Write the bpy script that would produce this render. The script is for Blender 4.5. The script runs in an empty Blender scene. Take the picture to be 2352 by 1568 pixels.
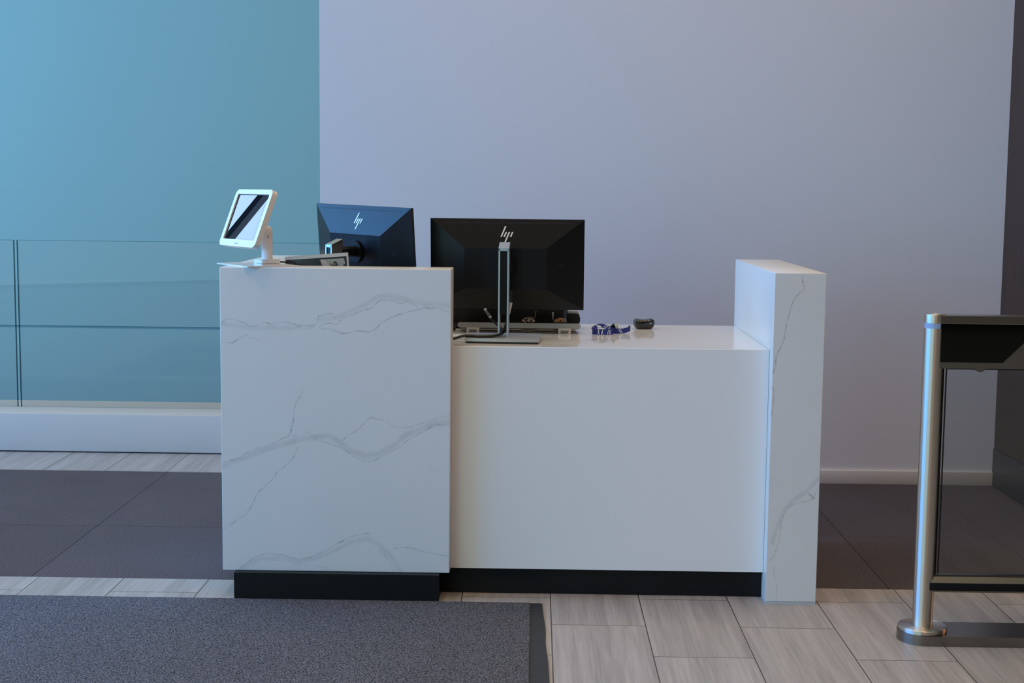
import bpy, bmesh, math, random
import numpy as np
from mathutils import Vector, Matrix

SC = bpy.context.scene
COL = SC.collection
PI = math.pi
random.seed(4)

# ------------------------------------------------------------------ materials
def newmat(name):
    m = bpy.data.materials.new(name); m.use_nodes = True
    nt = m.node_tree; b = nt.nodes['Principled BSDF']
    return m, nt, b

def mat(name, col, rough=0.5, metal=0.0, spec=0.5, noise=0.0, nscale=40.0, coat=0.0, emit=None, estr=0.0, ior=None, aniso=0.0):
    m, nt, b = newmat(name)
    b.inputs['Base Color'].default_value = (*col, 1)
    b.inputs['Roughness'].default_value = rough
    b.inputs['Metallic'].default_value = metal
    b.inputs['Specular IOR Level'].default_value = spec
    b.inputs['Coat Weight'].default_value = coat
    if ior: b.inputs['IOR'].default_value = ior
    if aniso: b.inputs['Anisotropic'].default_value = aniso
    if emit:
        b.inputs['Emission Color'].default_value = (*emit, 1); b.inputs['Emission Strength'].default_value = estr
    if noise:
        tc = nt.nodes.new('ShaderNodeTexCoord'); n = nt.nodes.new('ShaderNodeTexNoise')
        n.inputs['Scale'].default_value = nscale; n.inputs['Detail'].default_value = 4
        mx = nt.nodes.new('ShaderNodeMix'); mx.data_type = 'RGBA'
        mx.inputs[6].default_value = (*[c*(1-noise) for c in col], 1)
        mx.inputs[7].default_value = (*[min(1, c*(1+noise)) for c in col], 1)
        nt.links.new(tc.outputs['Object'], n.inputs['Vector'])
        nt.links.new(n.outputs['Fac'], mx.inputs[0]); nt.links.new(mx.outputs[2], b.inputs['Base Color'])
    return m

def glass_mat(name, tint, refl=1.0, ior=1.5):
    # thin architectural glass: clear transmission with a tint and a Fresnel mirror
    m = bpy.data.materials.new(name); m.use_nodes = True
    nt = m.node_tree; nt.nodes.clear()
    o = nt.nodes.new('ShaderNodeOutputMaterial'); t = nt.nodes.new('ShaderNodeBsdfTransparent')
    g = nt.nodes.new('ShaderNodeBsdfGlossy'); f = nt.nodes.new('ShaderNodeFresnel'); mx = nt.nodes.new('ShaderNodeMixShader')
    mu = nt.nodes.new('ShaderNodeMath'); mu.operation = 'MULTIPLY'; mu.inputs[1].default_value = refl
    t.inputs[0].default_value = (*tint, 1); g.inputs['Roughness'].default_value = 0.0
    f.inputs['IOR'].default_value = ior
    nt.links.new(f.outputs[0], mu.inputs[0]); nt.links.new(mu.outputs[0], mx.inputs[0])
    nt.links.new(t.outputs[0], mx.inputs[1]); nt.links.new(g.outputs[0], mx.inputs[2]); nt.links.new(mx.outputs[0], o.inputs[0])
    return m

M = {}
def quartz():
    m, nt, b = newmat('veined white quartz')
    at = nt.nodes.new('ShaderNodeAttribute'); at.attribute_name = 'vein'
    tc = nt.nodes.new('ShaderNodeTexCoord'); n = nt.nodes.new('ShaderNodeTexNoise')
    n.inputs['Scale'].default_value = 5; n.inputs['Detail'].default_value = 3
    mb = nt.nodes.new('ShaderNodeMix'); mb.data_type = 'RGBA'
    mb.inputs[6].default_value = (.755, .755, .75, 1); mb.inputs[7].default_value = (.80, .80, .795, 1)
    mx = nt.nodes.new('ShaderNodeMix'); mx.data_type = 'RGBA'
    mx.inputs[7].default_value = (.20, .205, .225, 1)
    nt.links.new(tc.outputs['Object'], n.inputs['Vector']); nt.links.new(n.outputs['Fac'], mb.inputs[0])
    nt.links.new(mb.outputs[2], mx.inputs[6]); nt.links.new(at.outputs['Fac'], mx.inputs[0])
    nt.links.new(mx.outputs[2], b.inputs['Base Color'])
    b.inputs['Roughness'].default_value = 0.30
    b.inputs['Specular IOR Level'].default_value = 0.35
    return m
M['quartz'] = quartz()
M['solid'] = mat('white solid surface', (.86, .86, .87), .06, spec=.5, noise=.012, nscale=3)
M['solidmatt'] = mat('white satin laminate', (.875, .875, .875), .45, spec=.35, noise=.008, nscale=3)
M['kick'] = mat('black toe kick', (.006, .006, .007), .45, spec=.3)
M['shim'] = mat('grey shim', (.55, .58, .6), .4)
M['wall'] = mat('lavender white paint', (.81, .81, .83), .7, spec=.25, noise=.012, nscale=1.5)
M['teal'] = mat('teal paint', (.44, .595, .51), .65, spec=.25, noise=.012, nscale=1.2)
M['tealline'] = mat('dark teal reveal', (.24, .40, .38), .7)
M['curb'] = mat('white painted low wall', (.68, .65, .62), .55, noise=.015, nscale=6)
M['base'] = mat('white baseboard paint', (.80, .78, .78), .45)
M['shadowgap'] = mat('black shadow gap', (.012, .012, .014), .6)
M['rubber'] = mat('black rubber edging', (.022, .022, .024), .55, noise=.35, nscale=25)
M['plastic'] = mat('black monitor plastic', (.0035, .0042, .0056), .30, spec=.29)
M['plastic2'] = mat('black matt plastic', (.005, .005, .006), .42, spec=.22)
M['screen'] = mat('black display glass', (.004, .004, .005), .06)
M['silver'] = mat('satin aluminium', (.62, .62, .63), .33, metal=1.0)
M['silverpaint'] = mat('silver painted metal', (.50, .51, .52), .38, metal=.55)
M['logo'] = mat('silver emblem', (.80, .78, .74), .45, metal=.35)
M['steel'] = mat('brushed stainless steel', (.66, .635, .60), .36, metal=1.0, aniso=.95)
_nt = M['steel'].node_tree; _tg = _nt.nodes.new('ShaderNodeTangent'); _tg.direction_type = 'RADIAL'; _tg.axis = 'Z'
_nt.links.new(_tg.outputs[0], _nt.nodes['Principled BSDF'].inputs['Tangent']); _nt.nodes['Principled BSDF'].inputs['Anisotropic Rotation'].default_value = .25
M['steeldark'] = mat('brushed stainless sheet', (.26, .245, .23), .28, metal=1.0)
M['blackglass'] = mat('black glass panel', (.0012, .0012, .0012), .05, spec=.25)
M['lightring'] = mat('frosted light ring', (.30, .40, .58), .35, emit=(.25, .45, 1.0), estr=.03)
M['white'] = mat('white powder coat', (.86, .85, .84), .35)
M['plate'] = mat('white steel plate', (.80, .80, .80), .28)
M['ipad'] = mat('glossy tablet glass', (.006, .007, .012), .0, spec=.5, ior=1.75)
M['ipadbezel'] = mat('tablet border glass', (.008, .009, .013), .0, spec=.5, ior=1.68)
M['grey'] = mat('pale grey print', (.52, .50, .50), .5)
M['cable'] = mat('black cable', (.006, .006, .007), .4)
M['tag'] = mat('white cable label', (.75, .72, .72), .5)
M['tagink'] = mat('grey label print', (.16, .15, .20), .5)
M['kbbeige'] = mat('keyboard foot plastic', (.66, .60, .56), .5)
M['kbsilver'] = mat('silver keyboard shell', (.44, .43, .43), .38, metal=.25)
M['leather'] = mat('black leather', (.006, .006, .007), .38, noise=.3, nscale=60)
M['bluefab'] = mat('royal blue webbing', (.012, .022, .20), .75, noise=.12, nscale=300)
M['whitefab'] = mat('white woven print', (.72, .74, .82), .8)
M['glossblack'] = mat('glossy black plastic', (.006, .008, .010), .16, coat=.3)
M['white_led'] = mat('white mark', (.85, .86, .86), .4)
M['chrome'] = mat('chrome ring', (.72, .72, .72), .15, metal=1.0)
M['paper'] = mat('white paper', (.80, .79, .79), .6)
M['framesilver'] = mat('silver acrylic frame', (.60, .585, .60), .3, metal=.2)
M['framedark'] = mat('dark print', (.035, .035, .037), .12)
M['framedark2'] = mat('dark print lighter', (.05, .05, .052), .12)
M['ph_bg'] = mat('photo wall', (.33, .37, .36), .25)
M['ph_white'] = mat('photo white', (.50, .48, .50), .25)
M['ph_tan'] = mat('photo tan', (.40, .33, .25), .25)
M['ph_dark'] = mat('photo dark hair', (.025, .017, .015), .25)
M['ph_skin'] = mat('photo skin', (.30, .17, .12), .25)
M['ph_brown'] = mat('photo brown top', (.10, .045, .03), .25)
M['glass'] = glass_mat('green tinted balustrade glass', (.945, .930, .935), .42)
M['glassedge'] = glass_mat('glass edge', (.42, .62, .66), 1.0)
M['gateglass'] = glass_mat('clear gate glass', (.80, .83, .86), 1.0)
M['gasket'] = mat('black gasket', (.004, .004, .005), .5, spec=.2)
M['mullion'] = mat('dark window frame', (.010, .010, .016), .5)

def leopard(name, c1, c2):
    m, nt, b = newmat(name)
    tc = nt.nodes.new('ShaderNodeTexCoord'); v = nt.nodes.new('ShaderNodeTexVoronoi'); v.inputs['Scale'].default_value = 105
    r = nt.nodes.new('ShaderNodeValToRGB'); r.color_ramp.interpolation = 'CONSTANT'
    e = r.color_ramp.elements; e[0].position = 0; e[0].color = (.02, .012, .008, 1); e[1].position = .42; e[1].color = (*c1, 1)
    k = e.new(.75); k.color = (*c2, 1)
    nt.links.new(tc.outputs['Object'], v.inputs['Vector']); nt.links.new(v.outputs['Distance'], r.inputs[0]); nt.links.new(r.outputs[0], b.inputs['Base Color'])
    b.inputs['Roughness'].default_value = .4
    return m
M['leo_white'] = leopard('white leopard print', (.55, .52, .46), (.45, .42, .38))
M['leo_tan'] = leopard('tan leopard print', (.40, .26, .14), (.50, .42, .32))

def tile_mat(name='striated beige floor tile', y0=4.459-.30225, x0=.065, off_=.5):
    m, nt, b = newmat(name)
    L = nt.links.new
    tc = nt.nodes.new('ShaderNodeTexCoord'); sp = nt.nodes.new('ShaderNodeSeparateXYZ'); L(tc.outputs['Object'], sp.inputs[0])
    ax = nt.nodes.new('ShaderNodeMath'); ax.operation = 'ADD'; ax.inputs[1].default_value = -y0 + 60.45; L(sp.outputs['Y'], ax.inputs[0])
    ay = nt.nodes.new('ShaderNodeMath'); ay.operation = 'ADD'; ay.inputs[1].default_value = -x0 + 30.35; L(sp.outputs['X'], ay.inputs[0])
    cb = nt.nodes.new('ShaderNodeCombineXYZ'); L(ax.outputs[0], cb.inputs['X']); L(ay.outputs[0], cb.inputs['Y'])
    br = nt.nodes.new('ShaderNodeTexBrick'); L(cb.outputs[0], br.inputs['Vector'])
    br.offset = off_; br.offset_frequency = 2; br.squash = 1
    br.inputs['Scale'].default_value = 1; br.inputs['Brick Width'].default_value = .6045; br.inputs['Row Height'].default_value = .3035
    br.inputs['Mortar Size'].default_value = .0019; br.inputs['Mortar Smooth'].default_value = .1
    br.inputs['Color1'].default_value = (0, 0, 0, 1); br.inputs['Color2'].default_value = (1, 1, 1, 1); br.inputs['Mortar'].default_value = (.5, .5, .5, 1)
    # streaks along Y, shifted per tile
    off = nt.nodes.new('ShaderNodeMath'); off.operation = 'MULTIPLY'; off.inputs[1].default_value = 7; L(br.outputs['Color'], off.inputs[0])
    sx = nt.nodes.new('ShaderNodeMath'); sx.operation = 'MULTIPLY'; sx.inputs[1].default_value = 105; L(sp.outputs['X'], sx.inputs[0])
    sy = nt.nodes.new('ShaderNodeMath'); sy.operation = 'MULTIPLY'; sy.inputs[1].default_value = 3.2; L(sp.outputs['Y'], sy.inputs[0])
    c2 = nt.nodes.new('ShaderNodeCombineXYZ'); L(sx.outputs[0], c2.inputs[0]); L(sy.outputs[0], c2.inputs[1]); L(off.outputs[0], c2.inputs[2])
    n1 = nt.nodes.new('ShaderNodeTexNoise'); n1.inputs['Scale'].default_value = 1; n1.inputs['Detail'].default_value = 6; n1.inputs['Roughness'].default_value = .65; n1.inputs['Distortion'].default_value = .6
    L(c2.outputs[0], n1.inputs['Vector'])
    n2 = nt.nodes.new('ShaderNodeTexNoise'); n2.inputs['Scale'].default_value = .22; n2.inputs['Detail'].default_value = 3; L(c2.outputs[0], n2.inputs['Vector'])
    rp = nt.nodes.new('ShaderNodeValToRGB'); e = rp.color_ramp.elements
    e[0].position = .33; e[0].color = (.285, .260, .246, 1); e[1].position = .67; e[1].color = (.50, .458, .446, 1)
    k = e.new(.5); k.color = (.40, .362, .35, 1)
    av = nt.nodes.new('ShaderNodeMix'); av.data_type = 'FLOAT'; av.inputs[0].default_value = .45; L(n1.outputs['Fac'], av.inputs[2]); L(n2.outputs['Fac'], av.inputs[3])
    L(av.outputs[0], rp.inputs[0])
    tv = nt.nodes.new('ShaderNodeMix'); tv.data_type = 'RGBA'; tv.blend_type = 'MULTIPLY'; tv.inputs[0].default_value = 1
    tr = nt.nodes.new('ShaderNodeMapRange'); tr.inputs['To Min'].default_value = .95; tr.inputs['To Max'].default_value = 1.05; L(br.outputs['Color'], tr.inputs['Value'])
    L(rp.outputs[0], tv.inputs[6]); L(tr.outputs[0], tv.inputs[7])
    mm = nt.nodes.new('ShaderNodeMix'); mm.data_type = 'RGBA'; L(br.outputs['Fac'], mm.inputs[0]); L(tv.outputs[2], mm.inputs[6]); mm.inputs[7].default_value = (.075, .062, .052, 1)
    L(mm.outputs[2], b.inputs['Base Color'])
    b.inputs['Roughness'].default_value = .42; b.inputs['Specular IOR Level'].default_value = .35
    return m
M['tile'] = tile_mat()
M['tile_border'] = tile_mat('striated beige border tile', 6.84, -1.798, 0)

def carpet_mat(name, ca, cb_, cjoint, x0, y0, w, scale=420, joint=True, stretch=1.0, rowh=None):
    m, nt, b = newmat(name); L = nt.links.new
    tc = nt.nodes.new('ShaderNodeTexCoord')
    mp = nt.nodes.new('ShaderNodeMapping'); mp.inputs['Scale'].default_value = (1, stretch, 1); L(tc.outputs['Object'], mp.inputs['Vector'])
    n = nt.nodes.new('ShaderNodeTexNoise'); n.inputs['Scale'].default_value = scale; n.inputs['Detail'].default_value = 3; n.inputs['Roughness'].default_value = .8; L(mp.outputs[0], n.inputs['Vector'])
    rp = nt.nodes.new('ShaderNodeValToRGB'); e = rp.color_ramp.elements; e[0].position = .38; e[0].color = (*ca, 1); e[1].position = .62; e[1].color = (*cb_, 1)
    L(n.outputs['Fac'], rp.inputs[0])
    n3 = nt.nodes.new('ShaderNodeTexNoise'); n3.inputs['Scale'].default_value = 2.2; n3.inputs['Detail'].default_value = 3; L(tc.outputs['Object'], n3.inputs['Vector'])
    mr = nt.nodes.new('ShaderNodeMapRange'); mr.inputs['To Min'].default_value = .86; mr.inputs['To Max'].default_value = 1.14; L(n3.outputs['Fac'], mr.inputs['Value'])
    mu = nt.nodes.new('ShaderNodeMix'); mu.data_type = 'RGBA'; mu.blend_type = 'MULTIPLY'; mu.inputs[0].default_value = 1; L(rp.outputs[0], mu.inputs[6]); L(mr.outputs[0], mu.inputs[7])
    out = mu.outputs[2]
    if joint:
        mp2 = nt.nodes.new('ShaderNodeMapping'); mp2.inputs['Location'].default_value = (-x0 + 20*w, -y0 + 20*(rowh or w), 0); L(tc.outputs['Object'], mp2.inputs['Vector'])
        br = nt.nodes.new('ShaderNodeTexBrick'); L(mp2.outputs[0], br.inputs['Vector']); br.offset = 0
        br.inputs['Scale'].default_value = 1; br.inputs['Brick Width'].default_value = w; br.inputs['Row Height'].default_value = rowh or w
        br.inputs['Mortar Size'].default_value = .0017; br.inputs['Mortar Smooth'].default_value = .3
        br.inputs['Color1'].default_value = (.90, .88, .88, 1); br.inputs['Color2'].default_value = (1.08, 1.08, 1.10, 1); br.inputs['Mortar'].default_value = (1, 1, 1, 1)
        m3 = nt.nodes.new('ShaderNodeMix'); m3.data_type = 'RGBA'; m3.blend_type = 'MULTIPLY'; m3.inputs[0].default_value = 1; L(out, m3.inputs[6]); L(br.outputs['Color'], m3.inputs[7])
        m2 = nt.nodes.new('ShaderNodeMix'); m2.data_type = 'RGBA'; L(br.outputs['Fac'], m2.inputs[0]); L(m3.outputs[2], m2.inputs[6]); m2.inputs[7].default_value = (*cjoint, 1)
        out = m2.outputs[2]
    L(out, b.inputs['Base Color'])
    bp = nt.nodes.new('ShaderNodeBump'); bp.inputs['Strength'].default_value = .5; bp.inputs['Distance'].default_value = .003; L(n.outputs['Fac'], bp.inputs['Height']); L(bp.outputs[0], b.inputs['Normal'])
    b.inputs['Roughness'].default_value = .95; b.inputs['Specular IOR Level'].default_value = .1
    return m
M['carpet'] = carpet_mat('dark grey carpet tile', (.036, .031, .034), (.185, .16, .178), (.022, .019, .018), -1.787, 5.705, 1.0173, 250, rowh=1.3)
M['mat'] = carpet_mat('charcoal mat pile', (.003, .004, .006), (.225, .24, .31), (0, 0, 0), 0, 0, 1, 200, joint=False)

def wood_mat():
    m, nt, b = newmat('dark brown vertical grain veneer'); L = nt.links.new
    tc = nt.nodes.new('ShaderNodeTexCoord'); mp = nt.nodes.new('ShaderNodeMapping'); mp.inputs['Scale'].default_value = (60, 60, 1.1); L(tc.outputs['Object'], mp.inputs[0])
    n = nt.nodes.new('ShaderNodeTexNoise'); n.inputs['Scale'].default_value = 1; n.inputs['Detail'].default_value = 5; L(mp.outputs[0], n.inputs['Vector'])
    rp = nt.nodes.new('ShaderNodeValToRGB'); e = rp.color_ramp.elements; e[0].position = .3; e[0].color = (.038, .013, .006, 1); e[1].position = .7; e[1].color = (.060, .022, .010, 1)
    L(n.outputs['Fac'], rp.inputs[0]); L(rp.outputs[0], b.inputs['Base Color']); b.inputs['Roughness'].default_value = .45
    return m
M['wood'] = wood_mat()
M['darkpanel'] = mat('dark base cladding', (.022, .020, .021), .3)

# ------------------------------------------------------------------ geometry helpers
def box(bm, x0, x1, y0, y1, z0, z1, bev=0.0, seg=2, mi=0, T=None):
    r = bmesh.ops.create_cube(bm, size=1.0)
    vs = r['verts']
    for v in vs:
        v.co = Vector(((x0+x1)/2 + v.co.x*(x1-x0), (y0+y1)/2 + v.co.y*(y1-y0), (z0+z1)/2 + v.co.z*(z1-z0)))
    fs = set(f for v in vs for f in v.link_faces)
    if bev > 0:
        es = list(set(e for v in vs for e in v.link_edges))
        rr = bmesh.ops.bevel(bm, geom=es, offset=bev, segments=seg, affect='EDGES', profile=.5)
        vs = set(rr['verts']) | set(v for v in vs if v.is_valid)
        fs = set(f for v in vs for f in v.link_faces)
    for f in fs: f.material_index = mi
    if T is not None:
        for v in vs: v.co = T @ v.co
    return vs

def prism(bm, pts, axis, a0, a1, mi=0, T=None, hole=None):
    """Extrude 2-D pts along axis ('x','y','z') from a0 to a1; optional hole = same-count inner loop."""
    def mk(p, a):
        if axis == 'y': c = Vector((p[0], a, p[1]))
        elif axis == 'z': c = Vector((p[0], p[1], a))
        else: c = Vector((a, p[0], p[1]))
        return bm.verts.new(T @ c if T is not None else c)
    n = len(pts)
    A = [mk(p, a0) for p in pts]; B = [mk(p, a1) for p in pts]
    fs = []
    if hole is None:
        fs.append(bm.faces.new(A)); fs.append(bm.faces.new(B[::-1]))
    else:
        HA = [mk(p, a0) for p in hole]; HB = [mk(p, a1) for p in hole]
        for i in range(n):
            j = (i+1) % n
            fs.append(bm.faces.new((A[i], A[j], HA[j], HA[i]))); fs.append(bm.faces.new((B[j], B[i], HB[i], HB[j])))
            fs.append(bm.faces.new((HA[i], HA[j], HB[j], HB[i])))
    for i in range(n):
        j = (i+1) % n
        fs.append(bm.faces.new((A[j], A[i], B[i], B[j])))
    for f in fs: f.material_index = mi
    return A + B

def rrect(w, h, r, n=6, cx=0, cz=0):
    out = []
    for sx, sz, a0 in ((1, 1, 0), (-1, 1, 90), (-1, -1, 180), (1, -1, 270)):
        for k in range(n+1):
            a = math.radians(a0 + 90*k/n)
            out.append((cx + sx*(w/2-r) + r*math.cos(a), cz + sz*(h/2-r) + r*math.sin(a)))
    return out

def lathe(bm, prof, cx, cy, n=48, mi=0):
    """prof: list of (radius, z) from bottom to top, closed with caps."""
    rings = []
    for r, z in prof:
        rings.append([bm.verts.new((cx + r*math.cos(2*PI*k/n), cy + r*math.sin(2*PI*k/n), z)) for k in range(n)])
    fs = []
    for a, b in zip(rings, rings[1:]):
        for k in range(n):
            j = (k+1) % n
            fs.append(bm.faces.new((a[k], a[j], b[j], b[k])))
    fs.append(bm.faces.new(rings[0][::-1])); fs.append(bm.faces.new(rings[-1]))
    for f in fs: f.material_index = mi

def smooth_path(pts, n=8):
    P = [Vector(p) for p in pts]; out = []
    for i in range(len(P)-1):
        p0 = P[max(i-1, 0)]; p1 = P[i]; p2 = P[i+1]; p3 = P[min(i+2, len(P)-1)]
        for k in range(n):
            t = k/n
            out.append(.5*((2*p1) + (p2-p0)*t + (2*p0-5*p1+4*p2-p3)*t*t + (3*p1-p0-3*p2+p3)*t**3))
    out.append(P[-1]); return out

def tube(bm, pts, r, n=10, smooth=8, closed=False, mi=0):
    P = smooth_path(pts, smooth) if smooth else [Vector(p) for p in pts]
    rings = []
    up = Vector((0, 0, 1))
    for i, p in enumerate(P):
        d = (P[min(i+1, len(P)-1)] - P[max(i-1, 0)]).normalized()
        u = d.cross(up)
        if u.length < 1e-3: u = d.cross(Vector((0, 1, 0)))
        u.normalize(); w = u.cross(d)
        rr = r[i*len(r)//len(P)] if isinstance(r, (list, tuple)) else r
        rings.append([bm.verts.new(p + u*rr*math.cos(2*PI*k/n) + w*rr*math.sin(2*PI*k/n)) for k in range(n)])
    fs = []
    for a, b in zip(rings, rings[1:]):
        for k in range(n):
            j = (k+1) % n
            fs.append(bm.faces.new((a[k], a[j], b[j], b[k])))
    fs.append(bm.faces.new(rings[0][::-1])); fs.append(bm.faces.new(rings[-1]))
    for f in fs: f.material_index = mi

def xform(o):
    return Matrix.Translation(o.location) @ o.rotation_euler.to_matrix().to_4x4()

def obj(name, bm, mats, parent=None, local=False, smooth=True, ang=35):
    if parent is not None and not local:
        root = parent
        while root.parent: root = root.parent
        inv = xform(root).inverted()
        bmesh.ops.transform(bm, matrix=inv, verts=bm.verts)
    bmesh.ops.recalc_face_normals(bm, faces=bm.faces)
    me = bpy.data.meshes.new(name); bm.to_mesh(me); bm.free()
    for m in (mats if isinstance(mats, (list, tuple)) else [mats]): me.materials.append(m)
    if smooth:
        me.polygons.foreach_set('use_smooth', [True]*len(me.polygons))
        me.set_sharp_from_angle(angle=math.radians(ang))
    o = bpy.data.objects.new(name, me); COL.objects.link(o)
    if parent is not None: o.parent = parent
    return o

def tag(o, label=None, cat=None, group=None, kind=None):
    if label: o['label'] = label
    if cat: o['category'] = cat
    if group: o['group'] = group
    if kind: o['kind'] = kind
    return o

def thing(name, label, cat, loc=(0, 0, 0), rz=0.0, group=None):
    o = bpy.data.objects.new(name, None); COL.objects.link(o)
    o.location = loc; o.rotation_euler = (0, 0, rz); o.empty_display_size = .05
    return tag(o, label, cat, group)

def struct(name, bm, mats, label, cat, **k):
    o = obj(name, bm, mats, **k); return tag(o, label, cat, kind='structure')

def B(): return bmesh.new()

def bx(name, dims, m, parent=None, bev=0.0, seg=2, local=False):
    bm = B(); box(bm, *dims, bev=bev, seg=seg); return obj(name, bm, m, parent, local=local)
# ------------------------------------------------------------------ camera
H = 1.39
cam_d = bpy.data.cameras.new('camera'); cam = bpy.data.objects.new('camera', cam_d); COL.objects.link(cam)
cam_d.sensor_width = 36; cam_d.lens = 3267/2352*36; cam_d.clip_start = .05
yaw, pitch, roll = 0.0159299920, 0.1062091890, -0.0103218161
cy_, sy_ = math.cos(yaw), math.sin(yaw)
r_ = Vector((cy_, sy_, 0)); f_ = Vector((-sy_*math.cos(pitch), cy_*math.cos(pitch), -math.sin(pitch))); d_ = f_.cross(r_)
c_, s_ = math.cos(roll), math.sin(roll)
r2 = r_*c_ + d_*s_; d2 = d_*c_ - r_*s_
cam.matrix_world = Matrix(((r2.x, -d2.x, -f_.x, 0), (r2.y, -d2.y, -f_.y, 0), (r2.z, -d2.z, -f_.z, H), (0, 0, 0, 1)))
SC.camera = cam

# ------------------------------------------------------------------ setting
bm = B(); box(bm, -9.2, 5.2, -6, 4.928, -.3, 0); box(bm, -9.2, -1.0265, 6.83, 7.5, -.3, 0, mi=1); box(bm, -9.2, 5.2, 4.928, 6.83, -.3, -.01); struct('floor', bm, [M['tile'], M['tile_border']], 'beige striated tile floor around the desk', 'floor')
bm = B(); box(bm, -9.2, 2.4, 7.5, 11.2, -3.4, -3.2); struct('floor', bm, M['tile'], 'lower level floor beyond the glass balustrade', 'floor')
bm = B(); box(bm, -1.0265, 2.4, 6.77, 7.15, -.3, 5.6); struct('wall_back', bm, M['wall'], 'lavender white wall behind the desk', 'wall')
bm = B(); box(bm, -9.2, 2.4, 11, 11.2, -3.4, .280); box(bm, -9.2, 2.4, 11, 11.2, .300, 5.6); box(bm, -9.2, 2.4, 11.008, 11.19, .27, .31, mi=1)
struct('wall_far', bm, [M['teal'], M['tealline']], 'teal wall beyond the glass balustrade, with a thin dark reveal', 'wall')
bm = B(); box(bm, 2.21, 2.4, 5.5, 6.77, .187, 5.6); box(bm, 2.214, 2.4, 5.5, 6.77, .181, .187, mi=2); box(bm, 2.206, 2.4, 5.5, 6.77, -.3, .181, mi=1)
struct('wall_right', bm, [M['wood'], M['darkpanel'], M['steeldark']], 'dark brown veneer side wall at the right edge', 'wall')
bm = B(); box(bm, .3, 2.2059, 6.757, 6.77, 0, .066, bev=.002); struct('baseboard_back', bm, M['base'], 'low white baseboard of the lavender wall', 'baseboard')
bm = B(); box(bm, -9.0, -.9, 7.3, 7.76, .006, .204, bev=.004); box(bm, -9.0, -.9, 7.312, 7.75, -.3, .006, mi=1)
struct('wall_low', bm, [M['curb'], M['shadowgap']], 'low white curb wall carrying the glass balustrade', 'wall')
# tall daylight windows in the left wall and the front left corner (outside the frame)
bm = B(); box(bm, -9.2, -9.0, -2, 11, -3.4, 1.0); box(bm, -9.2, -9.0, -2, 11, 5.0, 5.6); struct('wall_left', bm, M['wall'], 'white wall around the tall left window', 'wall')
bm = B()
for y in (-1.95, 2.3, 6.3, 10.285, 10.95): box(bm, -9.12, -9.02, y-.03, y+.03, 1.0, 5.0)
box(bm, -9.12, -9.02, -2, 11, 1.0, 1.05); box(bm, -9.12, -9.02, -2, 11, 4.95, 5.0)
struct('window_1', bm, M['mullion'], 'tall left window with dark mullions', 'window')

# carpet strip laid into the tile floor
bm = B(); box(bm, -9.0, 2.2055, 4.9285, 6.7695, -.0095, 0)
box(bm, -9.0, -1.03, 6.7695, 6.8295, -.0095, 0)
tag(obj('carpet', bm, M['carpet']), 'dark grey carpet tile strip let into the tile floor behind the desk', 'carpet')
# entrance mat
t = thing('entrance_mat', 'charcoal pile mat with black rubber edging in the left foreground', 'mat', (-1.3, 3.9, 0))
bm = B(); box(bm, -3.2, -.004, 2.6, 4.673, .0005, .009, bev=.003); obj('pile', bm, M['mat'], t)
bm = B()
edge = [(.036, 4.680), (.040, 4.55), (.046, 4.40), (.0455, 4.25), (.051, 4.10), (.054, 3.91), (.058, 3.6), (.06, 2.6)]
edge = [(v.x, v.y) for v in smooth_path([(x, y, 0) for x, y in edge], 8)]
pts = edge + [(-.006, 2.6), (-.006, 4.6715), (-3.2, 4.6715), (-3.2, 4.680)]
prism(bm, pts[::-1], 'z', 0, .004); obj('rubber_border', bm, M['rubber'], t)

# ------------------------------------------------------------------ quartz faces with veins
rng = np.random.RandomState(3)
WK = [(rng.uniform(2*PI/.05, 2*PI/.007, 2)*rng.choice([-1, 1], 2), rng.uniform(0, 6.28)) for _ in range(10)]
def wobble(X, Z):
    dx = np.zeros_like(X); dz = np.zeros_like(X)
    for i, (k, p) in enumerate(WK):
        a = .40/np.hypot(*k)
        s = np.sin(X*k[0]*.7 + Z*k[1]*.7 + p)*min(a, .0014)
        if i % 2: dx += s
        else: dz += s
    return X + dx, Z + dz
def veins(X, Z, lines):
    Xw, Zw = wobble(X, Z)
    keep = np.ones_like(X)
    for w, s, pts in lines:
        d2 = np.full(X.shape, 1e9)
        for (x0, z0), (x1, z1) in zip(pts, pts[1:]):
            ux, uz = x1-x0, z1-z0; L2 = ux*ux + uz*uz + 1e-12
            t = np.clip(((Xw-x0)*ux + (Zw-z0)*uz)/L2, 0, 1)
            d2 = np.minimum(d2, (Xw-x0-t*ux)**2 + (Zw-z0-t*uz)**2)
        if w > 10:
            sg = .00042*w; e = np.exp(-(np.sqrt(d2)/sg)**3.0)*(.75 + .25*np.sin(X*61 + Z*43)*np.sin(Z*57 - X*23)); s = s*.95
        else:
            sg = .00125*max(w, .8); e = np.exp(-d2/sg**2)*(.72 + .28*np.sin(X*90 + Z*140 + w))
        keep = keep*(1 - s*.62*e)
    return np.clip(1-keep, 0, 1)

def grid_face(bm, x0, x1, z0, z1, step, place, lines):
    """A finely divided slab face whose points carry the vein amount. place(u, w) gives the 3-D point."""
    nx = max(2, int((x1-x0)/step)); nz = max(2, int((z1-z0)/step))
    xs = np.linspace(x0, x1, nx+1); zs = np.linspace(z0, z1, nz+1)
    X, Z = np.meshgrid(xs, zs); V = veins(X, Z, lines)
    lay = bm.verts.layers.float.get('vein') or bm.verts.layers.float.new('vein')
    vs = []
    for j in range(nz+1):
        row = []
        for i in range(nx+1):
            v = bm.verts.new(place(xs[i], zs[j])); v[lay] = float(V[j, i]); row.append(v)
        vs.append(row)
    for j in range(nz):
        a, b = vs[j], vs[j+1]
        for i in range(nx):
            bm.faces.new((a[i], a[i+1], b[i+1], b[i]))

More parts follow.
